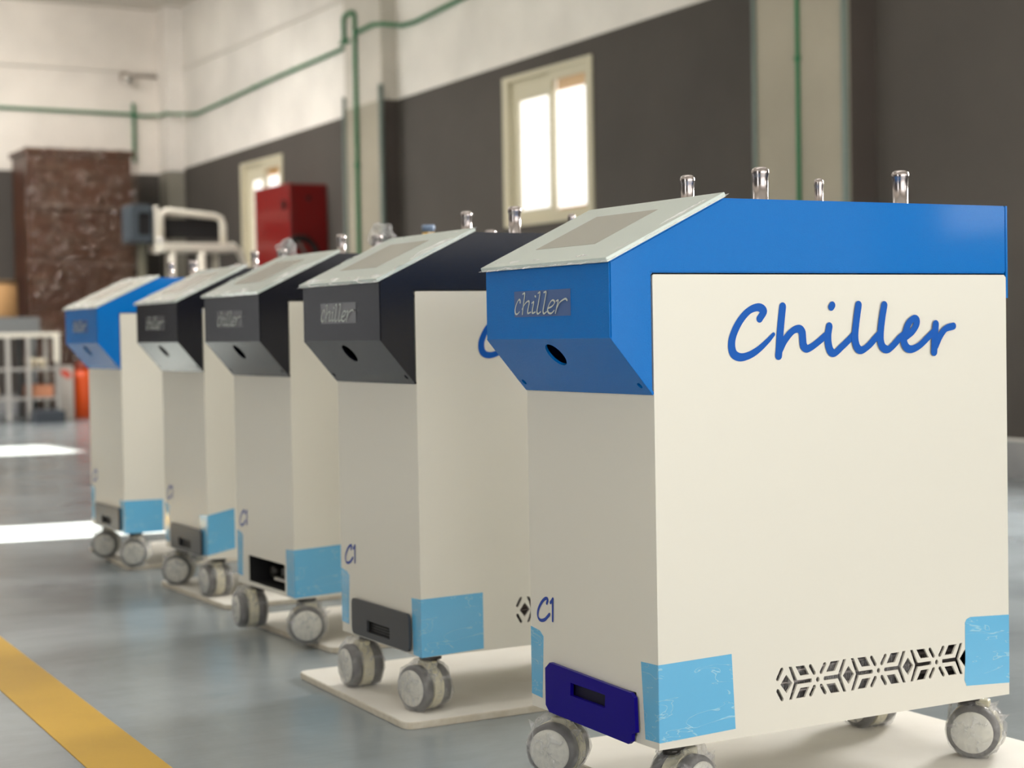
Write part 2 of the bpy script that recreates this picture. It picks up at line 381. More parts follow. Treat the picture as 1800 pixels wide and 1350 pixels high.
def side_panel(x0=.338):
    # outer face at y = 0, rounded top corners
    r = .006
    outer = [(0.0, 0.0), (L_, 0.0), (L_, 1-r), (L_-r, 1.0), (r*.5, 1.0), (0.0, 1-r*.5)]
    return MB().plate(outer, vent_holes(x0), lambda u, v, w: (u, w, v), .005)
def far_panel(): return MB().box(0.0, L_, W_-.005, W_, 0, .995)
def front_panel():
    return MB().plate([(.005, 0), (W_-.005, 0), (W_-.005, .97), (.005, .97)], [[(.085, .014), (.430, .014), (.430, .108), (.085, .108)]], lambda u, v, w: (w, u, v), .005)
def back_panel(): return MB().box(L_-.005, L_, .005, W_-.005, 0, .94)
def base_plate(): return MB().box(.006, L_-.006, .006, W_-.006, .0, .004)
def inner_liner():
    return MB().box(.03, .035, .06, .47, .15, .6)
def hood():
    g = .0035
    prof = [(-A_, ZFR), (B_, ZT), (L_+.001, ZT), (L_+.001, 1+g), (-.0025, 1+g), (-.0025, ZB), (-A_, ZCR)]
    mb = MB().prism(prof, 'y', 0, W_, bev=.003, skip=(5,))
    # sloping underside with its round opening and two screw holes
    Ln = math.hypot(A_-.0025, ZCR-ZB); ux, uz = -(A_-.0025)/Ln, (ZCR-ZB)/Ln
    nx, nz = uz*1, -ux*1   # inward normal
    if nx < 0: nx, nz = -nx, -nz
    circ = lambda s, y, r, k=24: [(s+r*math.cos(2*PI*i/k), y+r*math.sin(2*PI*i/k)) for i in range(k)]
    def P(s, y, w): return (-.0025+ux*s+nx*w, y, ZB+uz*s+nz*w)
    mb.plate([(.0, .001), (Ln, .001), (Ln, W_-.001), (0, W_-.001)], [circ(.112, .271, .031), circ(.026, .512, .0075, 12), circ(.026, .024, .0075, 12)], P, .006)
    # rear lip that turns down behind the panel
    mb.box(L_+.001, L_+.007, 0, W_, .945, ZT, bev=.001)
    return mb
SLN = math.hypot(A_+B_, ZT-ZFR); su = ((A_+B_)/SLN, (ZT-ZFR)/SLN); sn = (-su[1], su[0])
def SP(s, y, w): return (-A_+su[0]*s+sn[0]*w, y, ZFR+su[1]*s+sn[1]*w)
def slope_quad(s0, s1, y0, y1, w0, w1, bev=0):
    mb = MB(); m = bmesh.new()
    v = [m.verts.new(SP(s, y, w)) for s in (s0, s1) for y in (y0, y1) for w in (w0, w1)]
    for f in ((0, 1, 3, 2), (4, 6, 7, 5), (0, 4, 5, 1), (2, 3, 7, 6), (0, 2, 6, 4), (1, 5, 7, 3)): m.faces.new([v[i] for i in f])
    if bev: bmesh.ops.bevel(m, geom=m.edges[:], offset=bev, segments=2, affect='EDGES')
    mb.merge(m); return mb
def glass(): return slope_quad(-.007, SLN+.006, -.004, W_+.004, .001, .011, .001)
def screen(): return slope_quad(.082, .265, .165, .418, .011, .0115)
def crumple(seed, amp=.006):
    # a loose clear film laid over the glass panel and folded over its edges
    random.seed(seed); m = bmesh.new(); nu, nv = 22, 34; g = []
    for i in range(nu+1):
        row = []
        for j in range(nv+1):
            s = -.013+(SLN+.024)*i/nu; y = -.011+(W_+.022)*j/nv
            e = min(i, nu-i, 4)/4; e2 = min(j, nv-j, 4)/4; edge = 1-min(e, e2)
            w = .0135+edge**2*(-.010)+max(0, noise.noise(Vector((s*22+seed, y*18, 0))))*amp*(.15+1.6*edge)
            x, yy, z = SP(s+noise.noise(Vector((y*30, seed, 1)))*.005*edge, y+noise.noise(Vector((s*30, seed, 5)))*.005*edge, w)
            row.append(m.verts.new((x, yy, z)))
        g.append(row)
    for i in range(nu):
        for j in range(nv):
            # the film stays only as a rim round the screen border
            if 2 <= i < nu-2 and 2 <= j < nv-2: continue
            f = m.faces.new((g[i][j], g[i+1][j], g[i+1][j+1], g[i][j+1])); f.smooth = True
    mb = MB(); mb.merge(m); return mb
# --- lettering strokes
BIG = {'C': [(0.277, 0.904), (0.288, 0.92), (0.274, 0.929), (0.249, 0.922), (0.225, 0.901), (0.207, 0.873), (0.201, 0.85), (0.206, 0.83), (0.224, 0.822), (0.248, 0.826), (0.273, 0.838), (0.298, 0.856), (0.314, 0.87)], 'h': [(0.34, 0.93), (0.336, 0.903), (0.332, 0.871), (0.329, 0.839), (0.327, 0.823)], 'h2': [(0.33, 0.835), (0.343, 0.855), (0.364, 0.875), (0.382, 0.881), (0.392, 0.874), (0.394, 0.858), (0.396, 0.844), (0.405, 0.837), (0.419, 0.841), (0.44, 0.853), (0.458, 0.865)], 'i': [(0.469, 0.885), (0.465, 0.865), (0.466, 0.845), (0.472, 0.83), (0.484, 0.826), (0.502, 0.838), (0.524, 0.854), (0.539, 0.866)], 'dot': [(0.475, 0.928), (0.478, 0.932)], 'l': [(0.553, 0.932), (0.547, 0.901), (0.542, 0.868), (0.543, 0.848), (0.55, 0.834), (0.563, 0.831), (0.582, 0.841), (0.601, 0.857), (0.616, 0.869)], 'l2': [(0.628, 0.931), (0.621, 0.9), (0.616, 0.867), (0.617, 0.846), (0.625, 0.834), (0.639, 0.831), (0.655, 0.841), (0.675, 0.858), (0.689, 0.866)], 'e': [(0.686, 0.855), (0.708, 0.868), (0.722, 0.884), (0.723, 0.896), (0.714, 0.899), (0.7, 0.889), (0.689, 0.866), (0.685, 0.847), (0.694, 0.833), (0.71, 0.83), (0.732, 0.838), (0.755, 0.854), (0.774, 0.868)], 'r': [(0.782, 0.886), (0.779, 0.86), (0.776, 0.822)], 'r2': [(0.78, 0.835), (0.794, 0.858), (0.812, 0.875), (0.836, 0.881)]}
SM = {'c': [(0.370, 0.950), (0.370, 0.955), (0.375, 0.957), (0.386, 0.948), (0.393, 0.935), (0.391, 0.926), (0.383, 0.925), (0.373, 0.930)], 'h': [(0.357, 0.969), (0.348, 0.97), (0.353, 0.95), (0.360, 0.924)], 'h2': [(0.361, 0.935), (0.345, 0.948), (0.331, 0.953), (0.328, 0.948), (0.334, 0.934), (0.334, 0.926), (0.322, 0.928)], 'i': [(0.315, 0.948), (0.307, 0.95), (0.313, 0.934), (0.313, 0.926), (0.301, 0.928)], 'd': [(0.3, 0.963), (0.298, 0.962)], 'l': [(0.286, 0.969), (0.278, 0.97), (0.285, 0.948), (0.292, 0.93), (0.288, 0.924), (0.276, 0.928)], 'l2': [(0.26, 0.97), (0.251, 0.97), (0.259, 0.947), (0.265, 0.93), (0.261, 0.924), (0.249, 0.928)], 'e': [(0.243, 0.935), (0.226, 0.939), (0.215, 0.946), (0.217, 0.951), (0.225, 0.952), (0.235, 0.946), (0.244, 0.934), (0.241, 0.926), (0.229, 0.924), (0.216, 0.93)], 'r': [(0.207, 0.95), (0.199, 0.951), (0.205, 0.937), (0.211, 0.924)], 'r2': [(0.205, 0.934), (0.193, 0.946), (0.178, 0.952), (0.167, 0.954), (0.161, 0.951)]}
C1 = {'C': [(0.457, 0.252), (0.452, 0.262), (0.462, 0.263), (0.48, 0.252), (0.496, 0.233), (0.499, 0.217), (0.488, 0.209), (0.467, 0.213), (0.445, 0.228)], '1': [(0.439, 0.256), (0.428, 0.266)], '1b': [(.4285, .266), (0.43, 0.215)]}
def spline(p, n=7):
    p = [Vector(q) for q in p]
    if len(p) < 3: return [p[0].lerp(p[-1], i/4) for i in range(5)]
    q = [2*p[0]-p[1]]+p+[2*p[-1]-p[-2]]; out = []
    for i in range(1, len(q)-2):
        for k in range(n):
            t = k/n; a, b, c, d = q[i-1], q[i], q[i+1], q[i+2]
            out.append(.5*((2*b)+(-a+c)*t+(2*a-5*b+4*c-d)*t*t+(-a+3*b-3*c+d)*t**3))
    return out+[p[-1]]
def strokes(table, P, thick, thin, nib, taper=()):
    # each stroke is a ribbon whose width follows a nib held at angle `nib`, with rounded ends
    mb = MB(); lift = 0
    for key, pts in table.items():
        c = spline(pts); n = len(c); lf, rt = [], []; lift += .0004; rs = []
        for i, p in enumerate(c):
            t = (c[min(i+1, n-1)]-c[max(i-1, 0)]).normalized(); a = math.atan2(t.y, t.x)
            w = thin+(thick-thin)*abs(math.sin(a-nib)); r = w/2; rs.append(r)
            if key in taper: r *= 1-.45*max(0, i/(n-1)-.8)/.2
            rs[-1] = r
            q = Vector((-t.y, t.x)); lf.append(p+q*r); rt.append(p-q*r)
        for i in range(n-1):
            mb.face([P(*lf[i], lift+i*6e-6), P(*rt[i], lift+i*6e-6), P(*rt[i+1], lift+i*6e-6+6e-6), P(*lf[i+1], lift+i*6e-6+6e-6)])
        for p, r, dl in ((c[0], rs[0], -.00008), (c[-1], rs[-1], n*6e-6+.00006)):
            mb.face([P(p.x+r*math.cos(2*PI*k/14), p.y+r*math.sin(2*PI*k/14), lift+dl) for k in range(14)])
    return mb
def big_text(): return strokes(BIG, lambda u, v, w: (u, -.0004-w, v), .0200, .0152, math.radians(30), ('C',))
def c1_text(): return strokes(C1, lambda u, v, w: (-.0004-w, u, v), .0078, .0055, math.radians(60))
def small_text(): return strokes(SM, lambda u, v, w: (-A_-.0012-w, u, v), .0050, .0020, math.radians(140))
def sticker(): return MB().box(-A_-.0010, -A_-.0001, .1545, .397, .918, .9755)
def tape_poly(front=None, side=None, xf=-.0005, t=.0009):
    mb = MB()
    if front: mb.prism(front, 'x', -t, -.0001)
    if side: mb.prism(side, 'y', -t, -.0001)
    return mb
def rounded(y0, y1, z0, z1, r, k=4):
    out = []
    for cx, cz, a0 in ((y1-r, z1-r, 0), (y0+r, z1-r, 90), (y0+r, z0+r, 180), (y1-r, z0+r, 270)):
        for i in range(k+1):
            a = math.radians(a0+90*i/k); out.append((cx+r*math.cos(a), cz+r*math.sin(a)))
    return out
def blue_plate():
    outer = [(.447, .104), (.426, .120), (.088, .1085), (.073, .100), (.069, .026), (.084, .020), (.086, .004), (.098, -.004), (.431, .004), (.447, .018)]
    slot = [(.334, .0885), (.188, .086), (.190, .057), (.336, .0595)]
    return MB().plate(outer, [slot], lambda u, v, w: (-.014+w, u, v), .009)
def grey_cover():
    return MB().plate(rounded(.053, .436, .008, .113, .016), [[(.330, .060), (.176, .060), (.176, .026), (.330, .026)]], lambda u, v, w: (-.013+w, u, v), .008)
def louvre(y0, y1, z0, z1, n=4):
    mb = MB()
    for i in range(n):
        z = z0+(z1-z0)*(i+.5)/n; mb.box(-.001, .012, y0, y1, z-.0012, z+.0012)
    return mb
def slot_back(y0, y1, z0, z1): return MB().box(.0, .003, y0, y1, z0, z1)  # near-black sheet, shade inside the slot given as colour
def fins(): 
    mb = MB()
    for i in range(90): mb.box(.30+i*.0064, .3012+i*.0064, .035, .10, .03, .24)
    return mb
def coils():
    mb = MB()
    for k in range(8):
        z = .05+k*.023; mb.tube([(.30, .028, z), (.55, .026+.004*(k % 2), z+.008), (.86, .028, z)], .0042, 8)
    return mb
def inner_pack():
    # crumpled clear packing film that shows through the vent
    m = bmesh.new(); g = []
    for i in range(61):
        row = []
        for j in range(13):
            x = .31+.40*i/60; z = .045+.12*j/12
            row.append(m.verts.new((x, .016+.010*noise.noise(Vector((x*70, z*160, 3))), z)))
        g.append(row)
    for i in range(60):
        for j in range(12): m.faces.new((g[i][j], g[i+1][j], g[i+1][j+1], g[i][j+1]))
    mb = MB(); mb.merge(m); return mb
def dark_core(): return MB().box(.31, .96, .11, .45, .03, .9)  # black block stands for the shade inside the cabinet
def fitting(r, z1, flare=0):
    # a hose barb standing on the hood's top
    p = [(0, ZT), (r*1.25, ZT), (r*1.25, ZT+.006), (r*.86, ZT+.010), (r*.88, z1-.022), (r*.98, z1-.016), (r*.98, z1-.008), (r*.86, z1-.003), (r*.6, z1), (0, z1)]
    return p
# ---- casters (twin wheel, clear wrapped); local: axle along +x, pivot on z axis at (0,0), wheel centre at z = 0
CR = .0625
WZ = BT+CR-.0015+.002
def caster_mesh(kind):
    mb = MB(); ax = RY(PI/2)
    if kind == 'wheel_a' or kind == 'wheel_b':
        s = 1 if kind == 'wheel_a' else -1
        pr = [(0, .018), (CR*.93, .018), (CR, .0225), (CR, .040), (CR*.95, .047), (CR*.80, .0495), (0, .0495)]
        mb.lathe([(r, h*s) for r, h in pr], ax, 40)
    elif kind == 'disc_a' or kind == 'disc_b':
        s = 1 if kind == 'disc_a' else -1
        pr = [(CR*.80, .047), (CR*.80, .0515), (CR*.76, .0535), (CR*.3, .0550), (0, .0552)]
        mb.lathe([(r, h*s) for r, h in pr], ax, 40)
    elif kind == 'cover':
        # fender band between the wheels and the neck up to the stem
        pts = [(CR*1.02*math.cos(a), CR*1.02*math.sin(a)) for a in [math.radians(-70+i*10) for i in range(29)]]
        mb.prism([(y, z) for y, z in pts], 'x', -.0175, .0175, bev=.0015)
        mb.box(-.016, .016, -.012, .035, .04, .072, bev=.004)
    elif kind == 'stem':
        mb.lathe([(0, .074), (.030, .074), (.031, .076), (.031, .0905), (0, .0905)], seg=24)
        mb.lathe([(0, .062), (.02, .062), (.02, .075), (0, .075)], seg=16)
    return mb
def wrap_mesh(seed):
    m = bmesh.new(); g = []; nu, nv = 30, 48; hw = .0625
    for i in range(nu+1):
        row = []
        u = -1+2*i/nu
        prof = (1-abs(u)**7)**.5 if abs(u) < 1 else 0
        for j in range(nv):
            a = 2*PI*j/nv
            r = max(.0005, (CR+.0045)*prof)
            nn = noise.noise(Vector((u*2.2+seed, math.cos(a)*2.4, math.sin(a)*2.4)))+.5*noise.noise(Vector((u*6+seed, math.cos(a)*6, math.sin(a)*6)))
            r += max(0, nn)*.010*min(1, prof*1.2)
            # gathered tuft above and to one side
            tuft = max(0, math.cos(a-1.1-seed*.3))**10*.022*math.exp(-(u*1.8-.3*math.sin(seed))**2)
            r += tuft*(1+nn)
            z = r*math.sin(a); z = max(z, -CR+.0004)
            row.append(m.verts.new((u*hw*(1+.04*nn), r*math.cos(a), min(z, .082))))
        g.append(row)
    for i in range(nu):
        for j in range(nv):
            try:
                f = m.faces.new((g[i][j], g[i+1][j], g[i+1][(j+1) % nv], g[i][(j+1) % nv])); f.smooth = (i+j) % 3 != 0
            except ValueError: pass
    # loose peaks of film
    rnd = random.Random(seed)
    for k in range(5):
        a = rnd.uniform(.5, 2.4); x = rnd.uniform(-.04, .04); base = Vector((x, math.cos(a)*CR, math.sin(a)*CR))
        tip = base*1.0+Vector((rnd.uniform(-.014, .014), math.cos(a)*.036, math.sin(a)*.026)); tip.z = min(tip.z, .08)
        d = Vector((1, 0, 0)); e = d.cross(tip-base).normalized()
        q = [base+d*.016, base+e*.012, base-d*.015, base-e*.012]
        vt = m.verts.new(tip); vs = [m.verts.new(v*1.02) for v in q]
        for i in range(4): m.faces.new((vs[i], vs[(i+1) % 4], vt))
    mb = MB(); mb.merge(m); return mb
CM = {}
for k_, m_ in (('wheel_a', tread), ('wheel_b', tread), ('disc_a', hubcap), ('disc_b', hubcap), ('cover', fender), ('stem', stem_m)):
    CM[k_] = caster_mesh(k_).mesh(k_.split('_')[0], m_)
WM = [wrap_mesh(s).mesh('wrap', wrapf) for s in (1, 2, 3, 4)]
def add_caster(root, px, py, ang, trail, seed, lift=0):
    # ang: direction (world angle) of the disc normal; trail: wheel centre offset from the pivot (dx, dy)
    c = link('caster', CM['cover'], root)
    c.location = ((px+trail[0])*S, (py+trail[1])*S, (CR+.0008)*S); c.rotation_euler.z = ang
    for k_, nm in (('wheel_a', 'wheel'), ('wheel_b', 'wheel'), ('disc_a', 'hub_disc'), ('disc_b', 'hub_disc')):
        link(nm, CM[k_], c)
    s = link('stem', CM['stem'], c)
    inv = Matrix.Rotation(-ang, 2) @ Vector((-trail[0]*S, -trail[1]*S)); s.location = (inv.x*.75, inv.y*.75, 0)
    w = link('plastic_wrap', WM[seed % 4], c)
    return c
A2 = lambda dx, dy: math.atan2(dy, dx)

def chiller(i, ox, oy, rz, hood_m, tray, tapes, cast, fits, label):
    root = empty('chiller_cabinet', ox, oy, BT, rz)
    tag(root, label, 'chiller', 'row of chiller cabinets on casters')
    def P(name, key, fn, m, parent=None):
        return link(name, cached(key, name, fn, m), parent or root)
    P('side_panel', 'side' if i == 0 else 'side_b', side_panel if i == 0 else (lambda: side_panel(.326)), cream); P('side_panel', 'far', far_panel, cream)
    P('front_panel', 'front', front_panel, cream); P('back_panel', 'back', back_panel, cream); P('base_plate', 'base', base_plate, cream)
    P('dark_filler', 'core', dark_core, black_gap); P('condenser_fins', 'fins', fins, fin_m)['kind'] = 'stuff'
    P('condenser_coil', 'coils', coils, fin_m)
    if i == 0: P('packing_film', 'pack', inner_pack, wrapf)
    h = P('hood', 'hood', hood, hood_m)
    if hood_m is black_paint: h['label'] = 'black textured hood'
    else: h['label'] = 'blue textured hood'
    g = P('glass_panel', 'glass', glass, glass_mint); P('screen', 'screen', screen, screen_grey, g)
    link('cover_film', crumple(i+1, .004 if i == 0 else .012).mesh('cover_film', wrapg, off=OFF), g)
    st = P('name_sticker', 'sticker', sticker, stick_blue if hood_m is blue_paint else stick_grey)
    P('sticker_lettering', 'smalltext', small_text, silver_letter, st)
    P('side_lettering', 'big', big_text, lettering_blue); P('model_lettering', 'c1', c1_text, lettering_navy)
    if tray == 'blue':
        p = P('tray_cover', 'bluecover', blue_plate, deep_blue); P('slot_shade', 'bs', lambda: slot_back(.18, .345, .05, .095), mat('slot_shade_blue', (.001, .0, .02), .6), p); p['label'] = 'deep blue tray cover'
    elif tray == 'grey':
        p = P('tray_cover', 'greycover', grey_cover, grey_plate); P('louvre', 'lv', lambda: louvre(.178, .328, .027, .059), grey_plate, p); P('slot_shade', 'gs', lambda: slot_back(.17, .335, .02, .065), black_gap, p); p['label'] = 'dark grey tray cover'
    elif tray == 'open':
        P('dark_liner', 'bay', lambda: MB().box(.006, .30, .078, .083, .008, .115).box(.006, .30, .432, .437, .008, .115).box(.006, .30, .078, .437, .110, .115).box(.006, .30, .078, .437, .008, .012).box(.295, .30, .078, .437, .008, .115), black_gap)  # black liner added so the open hole looks dark inside
        P('inner_bracket', 'br', lambda: MB().box(.03, .05, .09, .26, .035, .045), steel); P('inner_motor', 'mo', lambda: MB().lathe([(0, 0), (.02, 0), (.02, .03), (0, .03)], T(.05, .33, .055) @ RY(PI/2), 20), stem_m)
        P('inner_block', 'ib', lambda: MB().box(.05, .095, .12, .24, .05, .075), mat('dark_pump_casing', (.03, .03, .03), .4))
    elif tray == 'hanging':
        p = link('tray_cover', grey_cover().mesh('tray_cover', grey_plate, off=OFF), root); p['label'] = 'dark grey tray cover hanging slightly open'
        P('slot_shade', 'gs', lambda: slot_back(.17, .335, .02, .065), black_gap, p)
    for nm, fr, sd in tapes:
        link('tape_strip', tape_poly(fr, sd).mesh('tape_strip', tape, off=OFF), root)['label'] = 'pale blue protective tape'
    for n, (px, py, ang, tr) in enumerate(cast): add_caster(root, px, py, ang, tr, i*4+n)
    for (fx, fy, r, z1, kind) in fits:
        mb = MB().lathe([(a, b) for a, b in fitting(r, z1)], T(fx, fy, 0), 20)
        f = link('hose_fitting', mb.mesh('hose_fitting', chrome, off=OFF), root)
        if kind == 'capped':
            link('cap', MB().lathe([(0, z1-.028), (r*1.5, z1-.028), (r*1.5, z1+.002), (0, z1+.002)], T(fx, fy, 0), 20).mesh('cap', mat('yellow_cap', (.75, .45, .07), .4), off=OFF), f)['label'] = 'yellow plastic cap'
            link('cap_plug', MB().lathe([(0, z1+.002), (r*1.35, z1+.002), (r*1.7, z1+.02), (r*1.5, z1+.03), (0, z1+.03)], T(fx, fy, 0), 20).mesh('cap_plug', mat('blue_grey_plug', (.2, .28, .42), .4), off=OFF), f)
        if kind == 'bagged':
            rb = random.Random(i); m = bmesh.new(); bmesh.ops.create_icosphere(m, subdivisions=3, radius=.045)
            for v in m.verts:
                v.co = Vector((v.co.x, v.co.y, v.co.z*1.1))*(1+.35*noise.noise(v.co*40+Vector((i, 0, 0))))
            mb2 = MB(); mb2.merge(m, T(fx+.02, fy, z1-.01)); link('plastic_bag', mb2.mesh('plastic_bag', wrapf, off=OFF), f)
    return root
ltape = ('l', [(.5328, .189), (.492, .184), (.475, .172), (.484, .026), (.5328, .029)], None)
rr = .995
FITS = [(.375, .40, .0180, 1.252, ''), (.40, .15, .0205, 1.249, ''), (.66, .26, .0115, 1.240, ''), (.926, .27, .0215, 1.268, '')]
def fits_with(**k):
    f = [list(q) for q in FITS]
    for a, v in k.items(): f[int(a[1])][4] = v
    return f
n1 = A2(-.82, -.57); nA = A2(-.967, -.25); nB = A2(-1, .02); nC = A2(-.49, -.87)
HC = .065
SPEC = [
 dict(ox=0, oy=0, rz=0, hood_m=blue_paint, tray='blue',
  tapes=[ltape, ('c', [(.064, .178), (0, .180), (0, .016), (.051, .014)], [(0, .180), (.190, .184), (.198, .021), (0, .015)]),
         ('r', None, [(.867, .185), (.872, .193), (.884, .197), (1.0077, .191), (1.0077, .028), (.870, .036), (.864, .050), (.867, .1)])],
  cast=[(.07, .07, A2(.3, -.95), (.03, -.01)), (.07, .455, n1, (-.035, .02)), (.935, .075, A2(-.80, -.60), (.035, .0)), (.935, .455, nB, (.03, 0))],
  fits=FITS, label='nearest bright blue and cream chiller cabinet with blue tray cover, at right'),
 dict(ox=.0465, oy=1.2159, rz=.0005, hood_m=black_paint, tray='grey',
  tapes=[ltape, ('c', [(.056, .158), (0, .160), (0, .0), (.050, .002)], [(0, .160), (.192, .163), (.192, .006), (0, .0)])],
  cast=[(.065, .065, nA, (-.025, .0)), (.065, .46, nB, (-.04, .0)), (.935, .075, n1, (.03, 0)), (.935, .455, nB, (.03, 0))],
  fits=FITS, label='second chiller cabinet from the right, black hood, dark grey tray cover with louvred slot'),
 dict(ox=.1574, oy=2.3947, rz=.006, hood_m=black_paint, tray='open',
  tapes=[ltape, ('c', [(.072, .162), (0, .166), (0, .004), (.068, .006)], [(0, .166), (.170, .173), (.171, .011), (0, .004)])],
  cast=[(.07, .065, A2(-.40, -.91), (-.01, -.02)), (.065, .46, A2(-.99, .12), (-.05, .0)), (.935, .075, n1, (.03, 0)), (.935, .455, nB, (.03, 0))],
  fits=[FITS[0], (.40, .15, .0205, 1.240, 'bagged'), (.66, .26, .0150, 1.252, 'capped'), FITS[3]], label='middle chiller cabinet, black hood, open dark tray hole without a cover'),
 dict(ox=.2697, oy=3.577, rz=-.001, hood_m=black_paint, tray='grey',
  tapes=[ltape, ('c', [(.09, .172), (0, .176), (0, .016), (.086, .008)], [(0, .176), (.113, .198), (.114, .038), (0, .016)])],
  cast=[(.07, .065, A2(-.99, -.05), (-.02, .0)), (.065, .46, A2(-.50, -.86), (-.03, .02)), (.935, .075, n1, (.03, 0)), (.935, .455, nB, (.03, 0))],
  fits=fits_with(f1='bagged'), label='fourth chiller cabinet from the right, black hood, beside the farthest blue one'),
 dict(ox=.264, oy=4.6811, rz=.001, hood_m=blue_paint, tray='hanging',
  tapes=[ltape, ('c', [(.07, .150), (0, .150), (0, -.0), (.08, .0)], [(0, .150), (.180, .148), (.178, .0), (0, .0)])],
  cast=[(.07, .065, nC, (-.01, -.02)), (.065, .46, nC, (-.02, .0)), (.45, .07, A2(-.9, -.3), (-.1, 0)), (.935, .455, nB, (.03, 0))],
  fits=FITS, label='farthest blue chiller cabinet at the left end of the row'),
]
for i, s in enumerate(SPEC): chiller(i, **s)

# white boards under each chiller
def board(x0, x1, y0, y1, lab, skew=0):
    r = .035; pts = []
    for cx, cy, a0 in ((x1-r, y1-r, 0), (x0+r, y1-r, 90), (x0+r, y0+r, 180), (x1-r, y0+r, 270)):
        for k in range(6):
            a = math.radians(a0+90*k/5); x, y = cx+r*math.cos(a), cy+r*math.sin(a); pts.append((x+skew*(y-y0), y))
    me = MB().prism(pts, 'z', ZF+.0002, BT-.0002, bev=.002).mesh('floor_board', [board_m, board_edge], off=(-x0, -y0, -ZF))
    for p in me.polygons:
        if p.normal.z < .5: p.material_index = 1
    o = link('floor_board', me); o.location = W3(x0, y0, ZF)
    tag(o, lab, 'board', 'white boards under the chillers')
board(.125, 1.165, -.36, .735, 'white board under the nearest blue chiller, at right')
board(-.04, 1.14, 1.142, 1.985, 'white board under the black chiller with the louvred grey tray cover', .04)
board(.24, 1.36, 2.283, 3.10, 'white board under the middle chiller with the open tray hole', -.02)
board(.265, 1.40, 3.365, 4.20, 'white board under the fourth chiller from the right')
board(.288, 1.42, 4.734, 5.607, 'white board under the farthest blue chiller', .07)

# ---------------------------------------------------------------- conduits on the walls
def conduit(name, pts, r, m, lab, clamps=(), cat='pipe'):
    pts = [Vector(p) for p in pts]; org = tuple(pts[0])
    o = top(name, MB().tube(pts, r, 10), m, org); tag(o, lab, cat, 'conduits on the walls')
    for c in clamps:
        part('clamp', MB().lathe([(0, -.02), (r*1.5, -.02), (r*1.6, 0), (r*1.5, .02), (0, .02)], T(*c), 14), m, o, org)
    return o
conduit('wall_conduit', [(-5.9, 23.15, 4.45), (4.5, 23.15, 4.36), (6.05, 23.15, 4.35), (6.2, 23.13, 4.33), (6.42, 22.95, 4.33), (6.42, 22.7, 4.33), (6.5, 22.5, 4.30), (6.69, 22.0, 4.26), (6.69, 19.0, 4.36), (6.69, 16.3, 4.42)], .024, green, 'long green conduit along the back wall and white wall', [(6.69, 20.8, 4.30), (6.69, 19.6, 4.34), (6.69, 18.2, 4.38)])
conduit('wall_conduit', [(6.05, 23.12, 4.52), (6.05, 23.12, 4.35), (6.05, 23.12, 3.6)], .028, green, 'short green conduit dropping behind the wrapped brown cabinet')
conduit('wall_conduit', [(6.49, 16.2, 4.40), (6.49, 16.14, 4.40), (6.49, 16.12, 4.44), (6.49, 16.12, 4.68), (6.49, 16.08, 4.72), (6.49, 15.86, 4.72), (6.49, 15.8, 4.68), (6.49, 15.8, 4.45), (6.49, 15.80, 2.0), (6.49, 15.8, ZF)], .026, green, 'green conduit looped at the top, down the middle of the far pilaster', [(6.49, 16.02, 4.40), (6.49, 15.8, 2.9)])
conduit('wall_conduit', [(6.49, 15.80, 4.46), (6.49, 15.3, 4.48), (6.52, 15.1, 4.46), (6.68, 14.9, 4.42), (6.69, 14.6, 4.41), (6.69, 13.5, 4.47), (6.69, 8.1, 4.68)], .026, green, 'green conduit running up the white wall right of the far pilaster')
conduit('wall_conduit', [(6.50, 16.17, ZF), (6.50, 16.17, 3.75)], .022, grey_green, 'grey green pipe on the left edge of the far pilaster')
conduit('wall_conduit', [(6.50, 15.13, ZF), (6.50, 15.13, 3.77)], .032, grey_green, 'grey green pipe on the right edge of the far pilaster')
conduit('wall_conduit', [(6.455, 7.52, ZF), (6.455, 7.52, 5.9)], .018, green, 'thin green conduit down the middle of the near pilaster', [(6.455, 7.52, 2.95)])
conduit('wall_conduit', [(6.455, 8.06, ZF), (6.455, 8.06, 3.9)], .020, grey_green, 'grey green pipe on the left edge of the near pilaster')
conduit('wall_conduit', [(6.455, 6.97, ZF), (6.455, 6.97, 3.9)], .030, grey_green, 'grey green pipe on the right edge of the near pilaster')
# camera on the back wall
org = (5.93, 23.15, 4.88)
c = empty('security_camera', *org); tag(c, 'small pale security camera bracketed high on the back wall', 'camera')
part('camera_body', MB().lathe([(0, -.12), (.05, -.12), (.06, -.10), (.06, .08), (.04, .1), (0, .1)], T(5.93, 22.98, 4.86) @ RX(PI/2+.25), 20), plain_white, c, org)
part('lens', MB().lathe([(0, .1), (.035, .1), (.035, .11), (0, .11)], T(5.93, 22.98, 4.86) @ RX(PI/2+.25), 16), black_gap, c, org)
part('bracket', MB().box(5.87, 5.99, 23.10, 23.20, 4.86, 5.0, .01).tube([(5.93, 23.12, 4.93), (6.2, 23.16, 4.95), (6.46, 23.17, 4.95)], .022, 8), mat('taupe_bracket', (.35, .3, .25), .6), c, org)

# ---------------------------------------------------------------- things at the far end
def thing(name, org, label, cat, group=None): return tag(empty(name, *org), label, cat, group)
